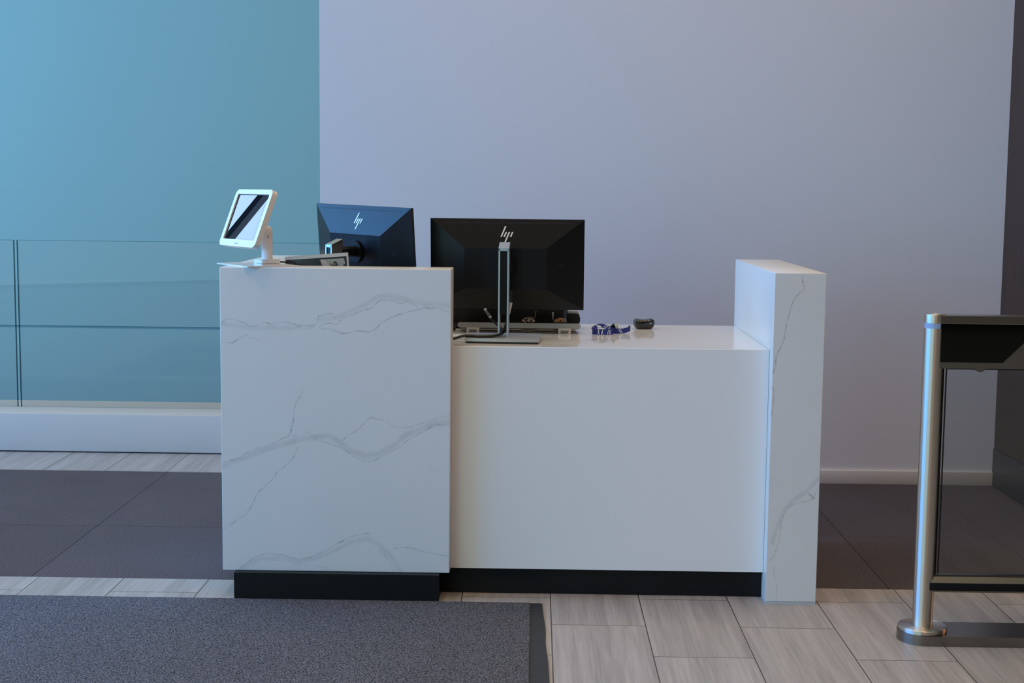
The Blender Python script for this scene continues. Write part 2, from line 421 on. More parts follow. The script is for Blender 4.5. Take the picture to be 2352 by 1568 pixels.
def slab(bm, x0, x1, y0, y1, z0, z1, bev, lines_front=None, step=.002, lines_left=None):
    """Bevelled slab; its front (-y) and left (-x) faces are rebuilt as vein grids."""
    box(bm, x0, x1, y0, y1, z0, z1, bev=bev)
    bm.verts.layers.float.get('vein') or bm.verts.layers.float.new('vein')
    bm.faces.ensure_lookup_table()
    kill = []
    for f in bm.faces:
        c = f.calc_center_median(); n = f.normal if f.normal.length else Vector((0, 0, 0)); f.normal_update(); n = f.normal
        if lines_front is not None and abs(c.y-y0) < 1e-5 and f.calc_area() > .01: kill.append(f)
        if lines_left is not None and abs(c.x-x0) < 1e-5 and f.calc_area() > .01: kill.append(f)
    bmesh.ops.delete(bm, geom=kill, context='FACES_ONLY')
    if lines_front is not None: grid_face(bm, x0+bev, x1-bev, z0+bev, z1-bev, step, lambda u, w: (u, y0, w), lines_front)
    if lines_left is not None: grid_face(bm, -(y1-bev), -(y0+bev), z0+bev, z1-bev, step*1.5, lambda u, w: (x0, -u, w), lines_left)

TALL= [(1, 0.9, [(-1.0496, 0.9379), (-1.0318, 0.9499), (-1.0083, 0.9509), (-0.9888, 0.9425), (-0.9692, 0.9396), (-0.9596, 0.9292), (-0.9439, 0.9246), (-0.9263, 0.9276), (-0.9086, 0.9388), (-0.8792, 0.936), (-0.8557, 0.941), (-0.8322, 0.9424), (-0.8088, 0.9376), (-0.7932, 0.9292), (-0.7658, 0.9326), (-0.7365, 0.9318), (-0.7306, 0.9378), (-0.7247, 0.9476), (-0.7227, 0.9633), (-0.6992, 0.9694), (-0.6757, 0.9736)]), (1, 1, [(-0.7209, 0.9222), (-0.7169, 0.932), (-0.6993, 0.9381), (-0.6837, 0.9411), (-0.672, 0.9365), (-0.6583, 0.9378), (-0.6446, 0.9544), (-0.625, 0.9672), (-0.6055, 0.9666), (-0.5937, 0.9785), (-0.5664, 0.9866), (-0.5411, 0.9947), (-0.5352, 1.0046), (-0.5196, 1.0165), (-0.504, 1.0194), (-0.4807, 1.0208), (-0.4651, 1.0171), (-0.4514, 1.0087), (-0.4339, 1.0136), (-0.4125, 1.0119), (-0.3988, 1.0023), (-0.3851, 0.9888)]), (1.2, 1, [(-0.7131, 0.9215), (-0.6876, 0.9218), (-0.6642, 0.9131), (-0.6466, 0.9066), (-0.6212, 0.9085), (-0.5977, 0.9158), (-0.5743, 0.9153), (-0.5587, 0.9104), (-0.5352, 0.9205), (-0.5176, 0.9371), (-0.4962, 0.9542), (-0.465, 0.9683), (-0.426, 0.9812), (-0.3851, 0.9888), (-0.3676, 0.9948), (-0.3481, 0.9939), (-0.3287, 0.9972), (-0.3092, 0.9916), (-0.2936, 0.9828), (-0.2827, 0.9814)]), (1, 0.8, [(-1.0484, 0.8692), (-1.0131, 0.8708), (-0.9894, 0.8836), (-0.9697, 0.8937), (-0.9579, 0.9017)]), (0.7, 0.6, [(-0.958, 0.8899), (-0.9189, 0.8798)]), (1, 0.5, [(-0.5274, 1.0378), (-0.5294, 1.032), (-0.543, 1.0201), (-0.5547, 1.0122)]), (2.5, 0.6, [(-0.8088, 0.9376), (-0.7932, 0.9284), (-0.7854, 0.9324)]), (1, 0.9, [(-0.7768, 0.7088), (-0.7827, 0.6949), (-0.8006, 0.6689), (-0.8074, 0.645), (-0.808, 0.6092), (-0.8149, 0.5813), (-0.8249, 0.558)]), (18, 0.28, [(-1.0477, 0.934), (-0.9929, 0.9288), (-0.9342, 0.9197), (-0.8793, 0.9242), (-0.8089, 0.9231), (-0.7463, 0.9278)]), (22, 0.3, [(-0.7149, 0.9536), (-0.668, 0.9581), (-0.6211, 0.9782), (-0.5703, 1.0022), (-0.5235, 1.0301), (-0.4807, 1.0345), (-0.4261, 1.0214), (-0.3677, 1.0085), (-0.2828, 1.0056)]), (1, 0.9, [(-0.8087, 0.6169), (-0.8185, 0.5732), (-0.8286, 0.5534)]), (1, 0.8, [(-1.051, 0.4629), (-1.0271, 0.4676), (-0.9989, 0.4754), (-0.9705, 0.4969), (-0.9466, 0.5037), (-0.9335, 0.514), (-0.901, 0.5219), (-0.8706, 0.5354), (-0.8489, 0.5466), (-0.8273, 0.5547), (-0.7948, 0.5582)]), (1, 0.8, [(-0.7732, 0.5716), (-0.758, 0.5696), (-0.7473, 0.5588), (-0.7279, 0.5416), (-0.6977, 0.5364), (-0.6718, 0.5271), (-0.6438, 0.5179), (-0.6157, 0.4972), (-0.5898, 0.4823), (-0.5661, 0.4739), (-0.5423, 0.475), (-0.5207, 0.4863), (-0.4818, 0.5078), (-0.4517, 0.5213), (-0.4258, 0.5457), (-0.4043, 0.559), (-0.3828, 0.5724), (-0.3613, 0.5836), (-0.3399, 0.5969), (-0.3184, 0.6015), (-0.2831, 0.6011)]), (1, 0.85, [(-0.645, 0.5384), (-0.6372, 0.5494), (-0.6113, 0.5694), (-0.5897, 0.5827), (-0.566, 0.607), (-0.5509, 0.6237), (-0.5293, 0.6197), (-0.4992, 0.6122), (-0.4733, 0.5951), (-0.4475, 0.589), (-0.4173, 0.5915), (-0.3872, 0.6006), (-0.3528, 0.6163), (-0.2832, 0.6324)]), (24, 0.38, [(-1.0447, 0.452), (-0.9663, 0.4838), (-0.9011, 0.5109), (-0.8361, 0.5293), (-0.7841, 0.5453), (-0.7279, 0.5547), (-0.689, 0.5596), (-0.6545, 0.5404), (-0.62, 0.5103), (-0.5682, 0.4913), (-0.5207, 0.5007), (-0.4689, 0.5298), (-0.4302, 0.5652), (-0.3829, 0.5854), (-0.3356, 0.6057), (-0.2831, 0.6129)]), (1.1, 0.9, [(-0.7959, 0.5167), (-0.8017, 0.4991), (-0.8126, 0.4793), (-0.8366, 0.4548), (-0.8671, 0.4303), (-0.8824, 0.4059), (-0.9065, 0.3836), (-0.9371, 0.3546), (-0.946, 0.3302), (-0.9593, 0.3035), (-0.9813, 0.2789), (-1.012, 0.2586), (-1.0537, 0.2314)]), (1, 0.9, [(-0.9984, 0.0944), (-0.9698, 0.1171), (-0.9434, 0.1375), (-0.9127, 0.1482), (-0.8822, 0.1504), (-0.8517, 0.1464), (-0.8212, 0.138), (-0.7864, 0.1332), (-0.7558, 0.1381), (-0.7252, 0.1519), (-0.6947, 0.1678), (-0.6729, 0.1837), (-0.638, 0.1997), (-0.6075, 0.2157), (-0.5771, 0.2228), (-0.5597, 0.2261), (-0.551, 0.2209)]), (20, 0.32, [(-0.9874, 0.099), (-0.926, 0.1333), (-0.8605, 0.1343), (-0.7951, 0.1242), (-0.7296, 0.1385), (-0.6642, 0.1683), (-0.6076, 0.1979), (-0.5597, 0.2075), (-0.5206, 0.1859), (-0.4858, 0.1554), (-0.464, 0.1246), (-0.4465, 0.096)]), (1, 0.7, [(-0.5184, 0.166), (-0.5032, 0.1529), (-0.4901, 0.1375), (-0.477, 0.1155), (-0.4683, 0.0956)]), (1, 0.9, [(-0.4684, 0.1734), (-0.451, 0.1781), (-0.4206, 0.1785), (-0.3945, 0.1722), (-0.3684, 0.1651), (-0.3379, 0.1584), (-0.2814, 0.1495)]), (0.8, 0.5, [(-0.8214, 0.1113), (-0.7516, 0.1137), (-0.708, 0.1032), (-0.6601, 0.0905)]), (0.7, 0.5, [(-0.3457, 0.4549), (-0.3392, 0.4463), (-0.3284, 0.4464)])]
END= [(1.3, 1, [(0.8848, 1.125), (0.8861, 1.1001), (0.8888, 1.0863), (0.8932, 1.0781), (0.8907, 1.0683), (0.8786, 1.0613), (0.8574, 1.0333), (0.8486, 1.0055), (0.8426, 0.9776), (0.8365, 0.9497), (0.8331, 0.9246), (0.8322, 0.9093), (0.8233, 0.8855), (0.8129, 0.8602), (0.8052, 0.8405), (0.8061, 0.8126), (0.797, 0.79)]), (1, 0.7, [(0.8104, 0.8642), (0.8023, 0.8269), (0.7976, 0.7988)]), (1.2, 0.9, [(0.7982, 0.745), (0.8032, 0.7193), (0.8009, 0.6865), (0.7983, 0.6489)]), (1, 0.8, [(0.9616, 0.4053), (0.9465, 0.3671), (0.9236, 0.3572), (0.8865, 0.3496), (0.8635, 0.3373), (0.8479, 0.3133), (0.8395, 0.2845), (0.8383, 0.2462), (0.8302, 0.203), (0.8195, 0.1693), (0.806, 0.1498)]), (18, 0.38, [(0.9583, 0.4338), (0.9225, 0.3905), (0.886, 0.3662), (0.8498, 0.3276), (0.8282, 0.27), (0.8112, 0.2123)]), (2.5, 0.8, [(0.9321, 0.3811), (0.9465, 0.3695), (0.942, 0.3646)]), (1.1, 0.6, [(0.8219, 0.1305), (0.8216, 0.1005), (0.8266, 0.0855), (0.8306, 0.0659), (0.8322, 0.0486), (0.8338, 0.0335), (0.8319, 0.0207), (0.8312, 0.0068)])]


# tall counter: an L of quartz slabs on a black toe kick
t = thing('tall_counter', 'tall veined white quartz counter on the left, carrying the tablet stand', 'counter', (-.667, 4.8, 0))
bm = B(); slab(bm, -1.054, -.280, 4.725, 4.87, .091, 1.124, .0025, lines_front=TALL); obj('front_slab', bm, M['quartz'], t)
bm = B(); slab(bm, -1.054, -.884, 4.8705, 5.60, .091, 1.124, .0025); obj('side_slab', bm, M['quartz'], t)
bm = B(); box(bm, -1.010, -.3145, 4.697, 4.84, 0, .0905); box(bm, -1.010, -.93, 4.84, 5.56, 0, .0905); obj('toe_kick', bm, M['kick'], t)
# low desk
t = thing('reception_desk', 'low white reception desk between the tall counter and the veined end panel', 'desk', (.25, 5.2, 0))
bm = B(); pts = [(-.2795, 4.785), (.793, 4.785), (.793, 5.64), (-.8835, 5.64), (-.8835, 4.8715), (-.2795, 4.8715)]; prism(bm, pts, 'z', .8582, .862); bmesh.ops.bevel(bm, geom=[e for e in bm.edges if all(v.co.z > .8615 for v in e.verts)], offset=.0018, segments=3, affect='EDGES'); obj('worktop', bm, M['solid'], t)
bm = B(); box(bm, -.2795, .793, 4.785, 4.812, .094, .8581); obj('front_panel', bm, M['solidmatt'], t)
bm = B(); box(bm, -.314, .793, 4.812, 4.85, 0, .0935); obj('toe_kick', bm, M['kick'], t)
# end panel
t = thing('end_panel', 'upright veined quartz end panel at the right end of the desk', 'panel', (.88, 5.2, 0))
LEFTV = [(2.0, .35, [(-4.905, 1.122), (-4.9056, 1.03), (-4.93, .95), (-4.945, .8)]), (2.0, .3, [(-5.25, 1.05), (-5.27, .97), (-5.32, .89), (-5.33, .8)]), (1.2, .6, [(-4.99, 1.085), (-4.975, 1.095), (-4.95, 1.105)])]
bm = B(); slab(bm, .794, .965, 4.725, 5.66, .009, 1.125, .002, lines_front=END, lines_left=LEFTV); obj('slab', bm, M['quartz'], t)
bx('shim_strip', (.794, .964, 4.727, 5.65, 0, .0088), M['shim'], t)

# ------------------------------------------------------------------ glass balustrade
def pane(x0, x1, label):
    t = thing('glass_panel', label, 'glass panel', ((x0+x1)/2, 7.53, .18), group='balustrade glass panels')
    bm = B(); box(bm, x0, x1, 7.521, 7.537, .2042, 1.096); obj('pane', bm, M['glass'], t, smooth=False)
    bm = B(); box(bm, x0, x1, 7.5205, 7.5375, 1.0962, 1.0985); box(bm, x0-.0016, x0, 7.5205, 7.5375, .2042, 1.0985); box(bm, x1, x1+.0016, 7.5205, 7.5375, .2042, 1.0985)
    obj('polished_edge', bm, M['glassedge'], t, smooth=False)
pane(-4.30, -2.775, 'frameless green tinted glass pane at the far left edge of the balustrade')
pane(-2.755, -.95, 'wide frameless green tinted glass pane of the balustrade, behind the tall counter')

# ------------------------------------------------------------------ monitors
def par(bm, pts, y0, y1, mi=0, fn=None):
    prism(bm, pts, 'y', y0, y1, mi)

def make_monitor(loc, rz, lift, label, tilt, roll_):
    t = thing('monitor', label, 'monitor', loc, rz, 'desk monitors')
    # foot
    bm = B(); prism(bm, rrect(.256, .20, .006, 4, 0, 0), 'z', .007, .018); f = obj('foot', bm, M['silverpaint'], t, local=True)
    bm = B(); prism(bm, rrect(.248, .192, .006, 4, 0, 0), 'z', 0, .007); obj('foot_pad', bm, M['rubber'], f, local=True)
    # column: two rails, a sloped cap and a black inlay that leaves the cable slot open
    bm = B()
    for sx in (-1, 1):
        x0, x1 = (-.0185, -.0125) if sx < 0 else (.0125, .0185)
        prism(bm, [(-.04, .018), (.010, .018), (.010, .345), (-.04, .326)], 'x', x0, x1)
    prism(bm, [(-.04, .317), (.010, .336), (.010, .346), (-.04, .3265)], 'x', -.0185, .0185)
    box(bm, -.0124, .0124, -.002, .004, .097, .33)
    c = obj('column', bm, M['silver'], t, local=True)
    bm = B(); box(bm, -.0124, .0124, -.0375, -.0022, .095, .3175); obj('inlay', bm, M['plastic2'], c, local=True)
    # head: everything below tilts with the panel
    cz = .26 + lift
    T = Matrix.Translation((0, .085, cz)) @ Matrix.Rotation(tilt, 4, 'X') @ Matrix.Rotation(roll_, 4, 'Y')
    bm = B()
    tube(bm, [(0, .008, cz-.0), (0, .03, cz), (0, .082, cz)], .019, 20, 0)
    box(bm, -.028, .028, .012, .04, cz-.012, cz+.012, bev=.004)
    n = 40; bmm = bm
    A_ = [bm.verts.new(T @ Vector((.040*math.cos(2*PI*k/n), -.008, .040*math.sin(2*PI*k/n)))) for k in range(n)]
    B_ = [bm.verts.new(T @ Vector((.040*math.cos(2*PI*k/n), .001, .040*math.sin(2*PI*k/n)))) for k in range(n)]
    bm.faces.new(A_); bm.faces.new(B_[::-1])
    for k in range(n): bm.faces.new((A_[k], B_[k], B_[(k+1) % n], A_[(k+1) % n]))
    obj('tilt_hinge', bm, M['plastic2'], t, local=True)
    # housing: rim plus truncated pyramid
    bm = B(); w, h = .2755, .162
    ix0, ix1, iz0, iz1 = -.150, .142, -.084, .062
    rim = [(-w, -h), (w, -h), (w, h), (-w, h)]; inn = [(ix0, iz0), (ix1, iz0), (ix1, iz1), (ix0, iz1)]
    F = [bm.verts.new(T @ Vector((x, .049, z))) for x, z in rim]
    R = [bm.verts.new(T @ Vector((x, .040, z))) for x, z in rim]
    I = [bm.verts.new(T @ Vector((x, 0, z))) for x, z in inn]
    bm.faces.new(F[::-1]); bm.faces.new(I)
    for k in range(4):
        j = (k+1) % 4
        bm.faces.new((F[k], F[j], R[j], R[k])); bm.faces.new((R[k], R[j], I[j], I[k]))
    hs = obj('housing', bm, M['plastic'], t, local=True, ang=5)
    bm = B(); box(bm, -.272, .272, .0492, .0505, -.150, .158, T=T); obj('screen', bm, M['screen'], t, local=True, smooth=False)
    # seams of the centre cover
    for x in (-.072, .062):
        bm = B(); box(bm, x-.0007, x+.0007, -.0004, .0002, iz0, iz1, T=T); obj('cover_seam', bm, M['shadowgap'], hs, local=True, smooth=False)
    # upper slope frame: origin mid-slope
    p0 = Vector((0, .040, h)); p1 = Vector((0, 0, iz1)); ez = (p0-p1).normalized(); ey = Vector((1, 0, 0)).cross(ez); ey = -ey if ey.y > 0 else ey
    S = T @ Matrix(((1, 0, 0, 0), (0, -ey.y, ez.y, p1.y), (0, -ey.z, ez.z, p1.z), (0, 0, 0, 1)))   # local x, y into the body, z up the slope
    sl = (p0-p1).length
    bm = B(); box(bm, -.234, .232, -.0004, .001, sl-.0165, sl-.0150, T=S); box(bm, -.234, .232, -.0003, .001, sl-.0125, sl-.0118, T=S); obj('vent_slot', bm, M['shadowgap'], hs, local=True, smooth=False)
    # slanted bar emblem
    bm = B(); k = 1/8370*1.02; cxp, cz_ = 520, 525; z_off = sl*.47
    bars = [[(455, 290), (500, 290), (377, 600), (335, 600)], [(480, 455), (523, 455), (468, 600), (425, 600)],
            [(570, 455), (615, 455), (490, 775), (447, 775)], [(665, 455), (708, 455), (652, 600), (608, 600)]]
    for br in bars:
        prism(bm, [((x-cxp)*k, (cz_-y)*k*1.04 + z_off) for x, y in br], 'y', -.0009, .0003, T=S)
    obj('emblem', bm, M['logo'], hs, local=True, smooth=False)
    # small lock slot on the right slope
    q0 = Vector((w, .040, 0)); q1 = Vector((ix1, 0, 0)); ex = (q0-q1).normalized(); en = Vector((ex.y, -ex.x, 0))
    Q = T @ Matrix(((ex.x, -en.x, 0, q1.x), (ex.y, -en.y, 0, q1.y), (0, 0, 1, 0), (0, 0, 0, 1)))
    bm = B(); prism(bm, rrect(.014, .012, .002, 3, .055, 0), 'y', -.0003, .0005, T=Q, hole=rrect(.011, .0085, .0015, 3, .055, 0)); obj('lock_slot', bm, M['shadowgap'], hs, local=True, smooth=False)
    return t
make_monitor((-.108, 4.97, .862), math.radians(-3), 0.0, 'black monitor seen from behind, straight on, right of the tall counter', math.radians(4), 0)
make_monitor((-.713, 5.112, .862), math.radians(-44.7), .040, 'turned monitor behind the tall counter, blue light on its back', math.radians(5), math.radians(1.0))

# ------------------------------------------------------------------ tablet kiosk on the tall counter
ZT = 1.124
t = thing('tablet_stand', 'white tablet kiosk on a post and thin plate, on the tall counter corner', 'tablet stand', (-.915, 4.84, ZT))
pl = [(-.955, 4.700), (-.802, 4.808), (-.952, 5.022), (-1.105, 4.914)]
bm = B(); prism(bm, pl, 'z', ZT+.0002, ZT+.0042); obj('base_plate', bm, M['plate'], t)
ca = math.atan2(-.807, .59); R3 = Matrix.Translation((-.912, 4.822, 0)) @ Matrix.Rotation(ca, 4, 'Z')
bm = B(); prism(bm, rrect(.066, .072, .004, 4, 0, 0), 'z', ZT+.0042, ZT+.0085, T=R3); prism(bm, rrect(.064, .070, .006, 4, 0, 0), 'z', ZT+.0098, ZT+.024, T=R3); obj('base_block', bm, M['white'], t)
bm = B(); lathe(bm, [(.0185, ZT+.024), (.0185, ZT+.1045), (.0172, ZT+.1052), (.0172, ZT+.1058), (.0185, ZT+.1065), (.0185, ZT+.118), (.0165, ZT+.127), (.011, ZT+.134), (.004, ZT+.1365)], -.912, 4.822, 40); pst = obj('post', bm, M['white'], t)
bm = B(); bmesh.ops.create_uvsphere(bm, u_segments=12, v_segments=8, radius=.0024, matrix=Matrix.Translation((-.9045, 4.805, ZT+.099))); obj('screw', bm, M['plastic2'], pst)
a_ = Vector((.59, -.807, 0)).normalized(); b_ = Vector((.29, .21, .934)).normalized(); n_ = a_.cross(b_).normalized(); b_ = n_.cross(a_)
Cc = Vector((-.975, 4.775, 1.2875))
TT = Matrix(((a_.x, -n_.x, b_.x, Cc.x), (a_.y, -n_.y, b_.y, Cc.y), (a_.z, -n_.z, b_.z, Cc.z), (0, 0, 0, 1)))
W_, H_ = .285, .203
outer = rrect(W_, H_, .020, 8); inner = rrect(W_-.040, H_-.041, .004, 8, 0, .0035)
bm = B(); prism(bm, outer, 'y', 0, .007, T=TT, hole=inner); prism(bm, rrect(W_, H_, .020, 8), 'y', .007, .019, T=TT)
bmesh.ops.remove_doubles(bm, verts=bm.verts, dist=1e-6)
obj('enclosure', bm, M['white'], t)
bm = B(); prism(bm, rrect(W_-.0402, H_-.0412, .004, 8, 0, .0035), 'y', .0045, .0069, T=TT); gl = obj('tablet', bm, M['ipadbezel'], t, smooth=False)
bm = B(); prism(bm, rrect(W_-.074, H_-.055, .001, 2, -.002, .0035), 'y', .00435, .0045, T=TT); obj('display', bm, M['ipad'], gl, smooth=False)
bm = B(); prism(bm, [(.1135+.0042*math.cos(2*PI*k/24), .0035+.0042*math.sin(2*PI*k/24)) for k in range(24)], 'y', .0042, .0045, T=TT, hole=[(.1135+.0034*math.cos(2*PI*k/24), .0035+.0034*math.sin(2*PI*k/24)) for k in range(24)]); obj('home_button', bm, M['chrome'], gl, smooth=False)
fc = bpy.data.curves.new('txt', 'FONT'); fc.body = 'view'; fc.size = .0145; fc.align_x = 'CENTER'; fc.extrude = .0001
fo = bpy.data.objects.new('txt', fc); COL.objects.link(fo); bpy.context.view_layer.update()
me = bpy.data.meshes.new_from_object(fo.evaluated_get(bpy.context.evaluated_depsgraph_get())); bpy.data.objects.remove(fo)
bm = B(); bm.from_mesh(me)
for v in bm.verts: v.co = TT @ Vector((v.co.x - .004, -.0003 + v.co.z*.3, v.co.y - H_/2 + .0065))
obj('lettering', bm, M['grey'], t, smooth=False)
bm = B(); hp = Cc - n_*.019
tube(bm, [hp, hp - n_*.014, Vector((-.913, 4.821, ZT+.124))], .013, 16, 0)
obj('hinge', bm, M['white'], t)
bm = B(); tube(bm, [(-.879, 4.835, ZT+.012), (-.868, 4.842, ZT+.0135), (-.852, 4.850, ZT+.0115), (-.842, 4.858, ZT+.008), (-.836, 4.868, ZT+.004), (-.832, 4.877, ZT-.002), (-.831, 4.881, ZT-.05)], .0028, 10, 8); obj('cable', bm, M['cable'], t)

# ------------------------------------------------------------------ framed print leaning behind the tall counter
t = thing('photo_frame', 'silver framed dark print with a small photo, just behind the tall counter ledge', 'picture frame', (-.733, 4.91, .862))
RF = Matrix.Translation((-.735, 4.894, .877)) @ Matrix.Rotation(math.radians(-4.6), 4, 'Y') @ Matrix.Rotation(math.radians(-2), 4, 'X')
FW, FH = .220, .2815
def fr(u, w): return (u-.110, w)
bm = B(); prism(bm, [fr(0, 0), fr(FW, 0), fr(FW, FH), fr(0, FH)], 'y', -.001, .005, T=RF, hole=[fr(.0035, .0045), fr(FW-.005, .0045), fr(FW-.0055, FH-.0095), fr(.0035, FH-.0085)])
box(bm, -.110, .110, .0055, .0125, 0, FH+.003, T=RF)
obj('frame', bm, M['framesilver'], t, smooth=False)
bm = B(); box(bm, -.1065, .1045, .0012, .0052, .0045, FH-.0085, T=RF); obj('print', bm, M['framedark'], t, smooth=False)
# coordinates on the print: u from left, w down from the top edge
def pq(u, w): return (u-.110, FH-w)
bm = B()
def poly(pts, d, mi): prism(bm, [pq(*p) for p in pts], 'y', .0012-d, .0012, mi, T=RF)
s = .220/1905   # metres per unit of the traced print
def tr(x, y): return ((x-140)*s, (y-(655-(x-140)*.082))*s + .001)
def trp(pts, d, mi): poly([tr(*p) for p in pts], d, mi)
trp([(1120, 660), (1990, 600), (2010, 1180), (1440, 1200)], .00003, 0)
trp([(1200, 690), (1900, 636), (1922, 660), (1985, 1180), (1345, 1200)], .00006, 1)
trp([(1200, 690), (1345, 680), (1500, 920), (1640, 1190), (1345, 1200)], .00009, 2)
trp([(1340, 680), (1370, 678), (1530, 920), (1700, 1190), (1640, 1190)], .00012, 3)
trp([(1585, 770), (1610, 738), (1650, 730), (1690, 755), (1710, 820), (1745, 890), (1765, 950), (1775, 1190), (1570, 1190), (1585, 860)], .00015, 4)
trp([(1500, 790), (1520, 800), (1530, 835), (1590, 840), (1620, 830), (1625, 880), (1560, 885), (1500, 855)], .00018, 4)
trp([(1505, 790), (1515, 770), (1530, 790), (1525, 810)], .00021, 5)
trp([(1600, 790), (1625, 775), (1650, 790), (1655, 830), (1635, 855), (1610, 840)], .00021, 5)
trp([(1590, 860), (1680, 855), (1740, 920), (1755, 1190), (1580, 1190)], .00018, 6)
trp([(1880, 840), (1910, 815), (1945, 825), (1965, 880), (1975, 1190), (1890, 1190)], .00012, 4)
obj('photo', bm, [M['framedark2'], M['ph_bg'], M['ph_white'], M['ph_tan'], M['ph_dark'], M['ph_skin'], M['ph_brown']], t, smooth=False)

# ------------------------------------------------------------------ things on the low desk
ZD = .862
t = thing('keyboard', 'silver backed keyboard propped on two feet behind the monitor column', 'keyboard', (-.058, 5.28, ZD))
TK = Matrix.Translation((-.058, 5.235, ZD)) @ Matrix.Rotation(math.radians(-6.5), 4, 'X')
pill = rrect(.455, .0195, .0095, 6, 0, .0295)
bm = B(); prism(bm, pill, 'y', 0, .125, T=TK); sh = obj('shell', bm, M['kbsilver'], t)
bm = B(); box(bm, -.214, .214, .0005, .124, .0385, .0405, T=TK); obj('top_plate', bm, M['plastic2'], t, smooth=False)
bm = B()
for j in range(6):
    n = 18 if j < 5 else 11
    for i in range(n):
        w = .424/n
        box(bm, -.212 + i*w + .0012, -.212 + (i+1)*w - .0012, .008 + j*.0187, .008 + (j+1)*.0187 - .002, .0405, .0432, T=TK)
tag(obj('keys', bm, M['plastic2'], t, smooth=False), kind='stuff')
for cx in (-.2285, .1105):
    bm = B(); box(bm, cx-.0235, cx+.0235, 5.231, 5.240, ZD+.0002, ZD+.0205, bev=.001); f = obj('foot', bm, M['kbbeige'], t)
    bm = B()
    box(bm, cx-.0155, cx+.0155, 5.2302, 5.232, ZD+.0098, ZD+.0125); box(bm, cx-.014, cx+.014, 5.2302, 5.232, ZD+.0035, ZD+.0070)
    obj('slot', bm, M['shadowgap'], f, smooth=False)

# bag behind the keyboard
t = thing('handbag', 'black bag with leopard print trim slumped behind the keyboard', 'bag', (-.08, 5.46, ZD))
bm = B()
vs = box(bm, -.335, .125, 5.392, 5.53, ZD+.0005, ZD+.115, bev=.022, seg=4); obj('body', bm, M['leather'], t)
bm = B(); prism(bm, [(.10, .001), (.150, .001), (.156, .012), (.171, .026), (.1745, .034), (.170, .043), (.172, .052), (.166, .060), (.10, .062)], 'y', 5.405, 5.50, T=Matrix.Translation((0, 0, ZD)))
bmesh.ops.bevel(bm, geom=bm.edges[:], offset=.003, segments=2, affect='EDGES'); obj('pocket', bm, M['leather'], t)
bm = B(); prism(bm, [(.105, .0625), (.168, .0605), (.163, .0695), (.105, .070)], 'y', 5.415, 5.49, T=Matrix.Translation((0, 0, ZD))); obj('pocket_trim', bm, M['silverpaint'], t)
for (x0, x1, m, h) in ((-.050, .001, 'leo_white', .047), (.0705, .116, 'leo_tan', .046)):
    w = x1-x0
    pts = [(x0, .004), (x1, .004), (x1, h-.014), (x1-.1*w, h-.004), (x1-.3*w, h+.001), (x0+.45*w, h), (x0+.15*w, h-.005), (x0, h-.014)]
    bm = B(); prism(bm, pts, 'y', 5.376, 5.3895, T=Matrix.Translation((0, 0, ZD))); bmesh.ops.bevel(bm, geom=bm.edges[:], offset=.002, segments=2, affect='EDGES')
    obj('print_trim', bm, M[m], t)
for pts, y0, y1 in (([(-.001, .046), (.001, .046), (.0055, .072), (.0035, .072)], 5.380, 5.384), ([(.0675, .040), (.070, .040), (.0725, .069), (.0645, .069)], 5.372, 5.3755), ([(.110, .046), (.1175, .047), (.1255, .020), (.116, .020)], 5.366, 5.3735)):
    bm = B(); prism(bm, pts, 'y', y0, y1, T=Matrix.Translation((0, 0, ZD))); obj('strap_clip', bm, M['silverpaint'], t)

# computer mouse peeking out beside the tall counter
t = thing('computer_mouse', 'dark computer mouse at the left end of the keyboard, half hidden by the tall counter', 'mouse', (-.325, 5.30, ZD))
bm = B(); bmesh.ops.create_uvsphere(bm, u_segments=28, v_segments=18, radius=1)
for v in bm.verts:
    x, y, z = v.co; v.co = Vector((-.327 + x*.031, 5.31 + y*.052, ZD + .0004 + max(z, -.35)*.022 + .0077))
obj('shell', bm, M['plastic'], t)
bm = B(); lathe(bm, [(.0055, ZD+.022), (.0075, ZD+.024), (.0075, ZD+.028), (.0055, ZD+.030)], -.327, 5.335, 16); obj('wheel', bm, M['rubber'], t)

# papers at the left end of the desk
bm = B(); box(bm, -.37, -.245, 5.085, 5.16, ZD+.0002, ZD+.0022); tag(obj('paper', bm, M['paper'], smooth=False), 'small white paper pad lying left of the monitor foot', 'paper')
bm = B(); prism(bm, [(-.40, 4.885), (-.243, 4.895), (-.243, 4.955), (-.40, 4.985)], 'z', ZD+.0002, ZD+.0008); tag(obj('paper', bm, M['paper'], smooth=False), 'white sheet under the black cables in front of the monitor foot', 'paper')

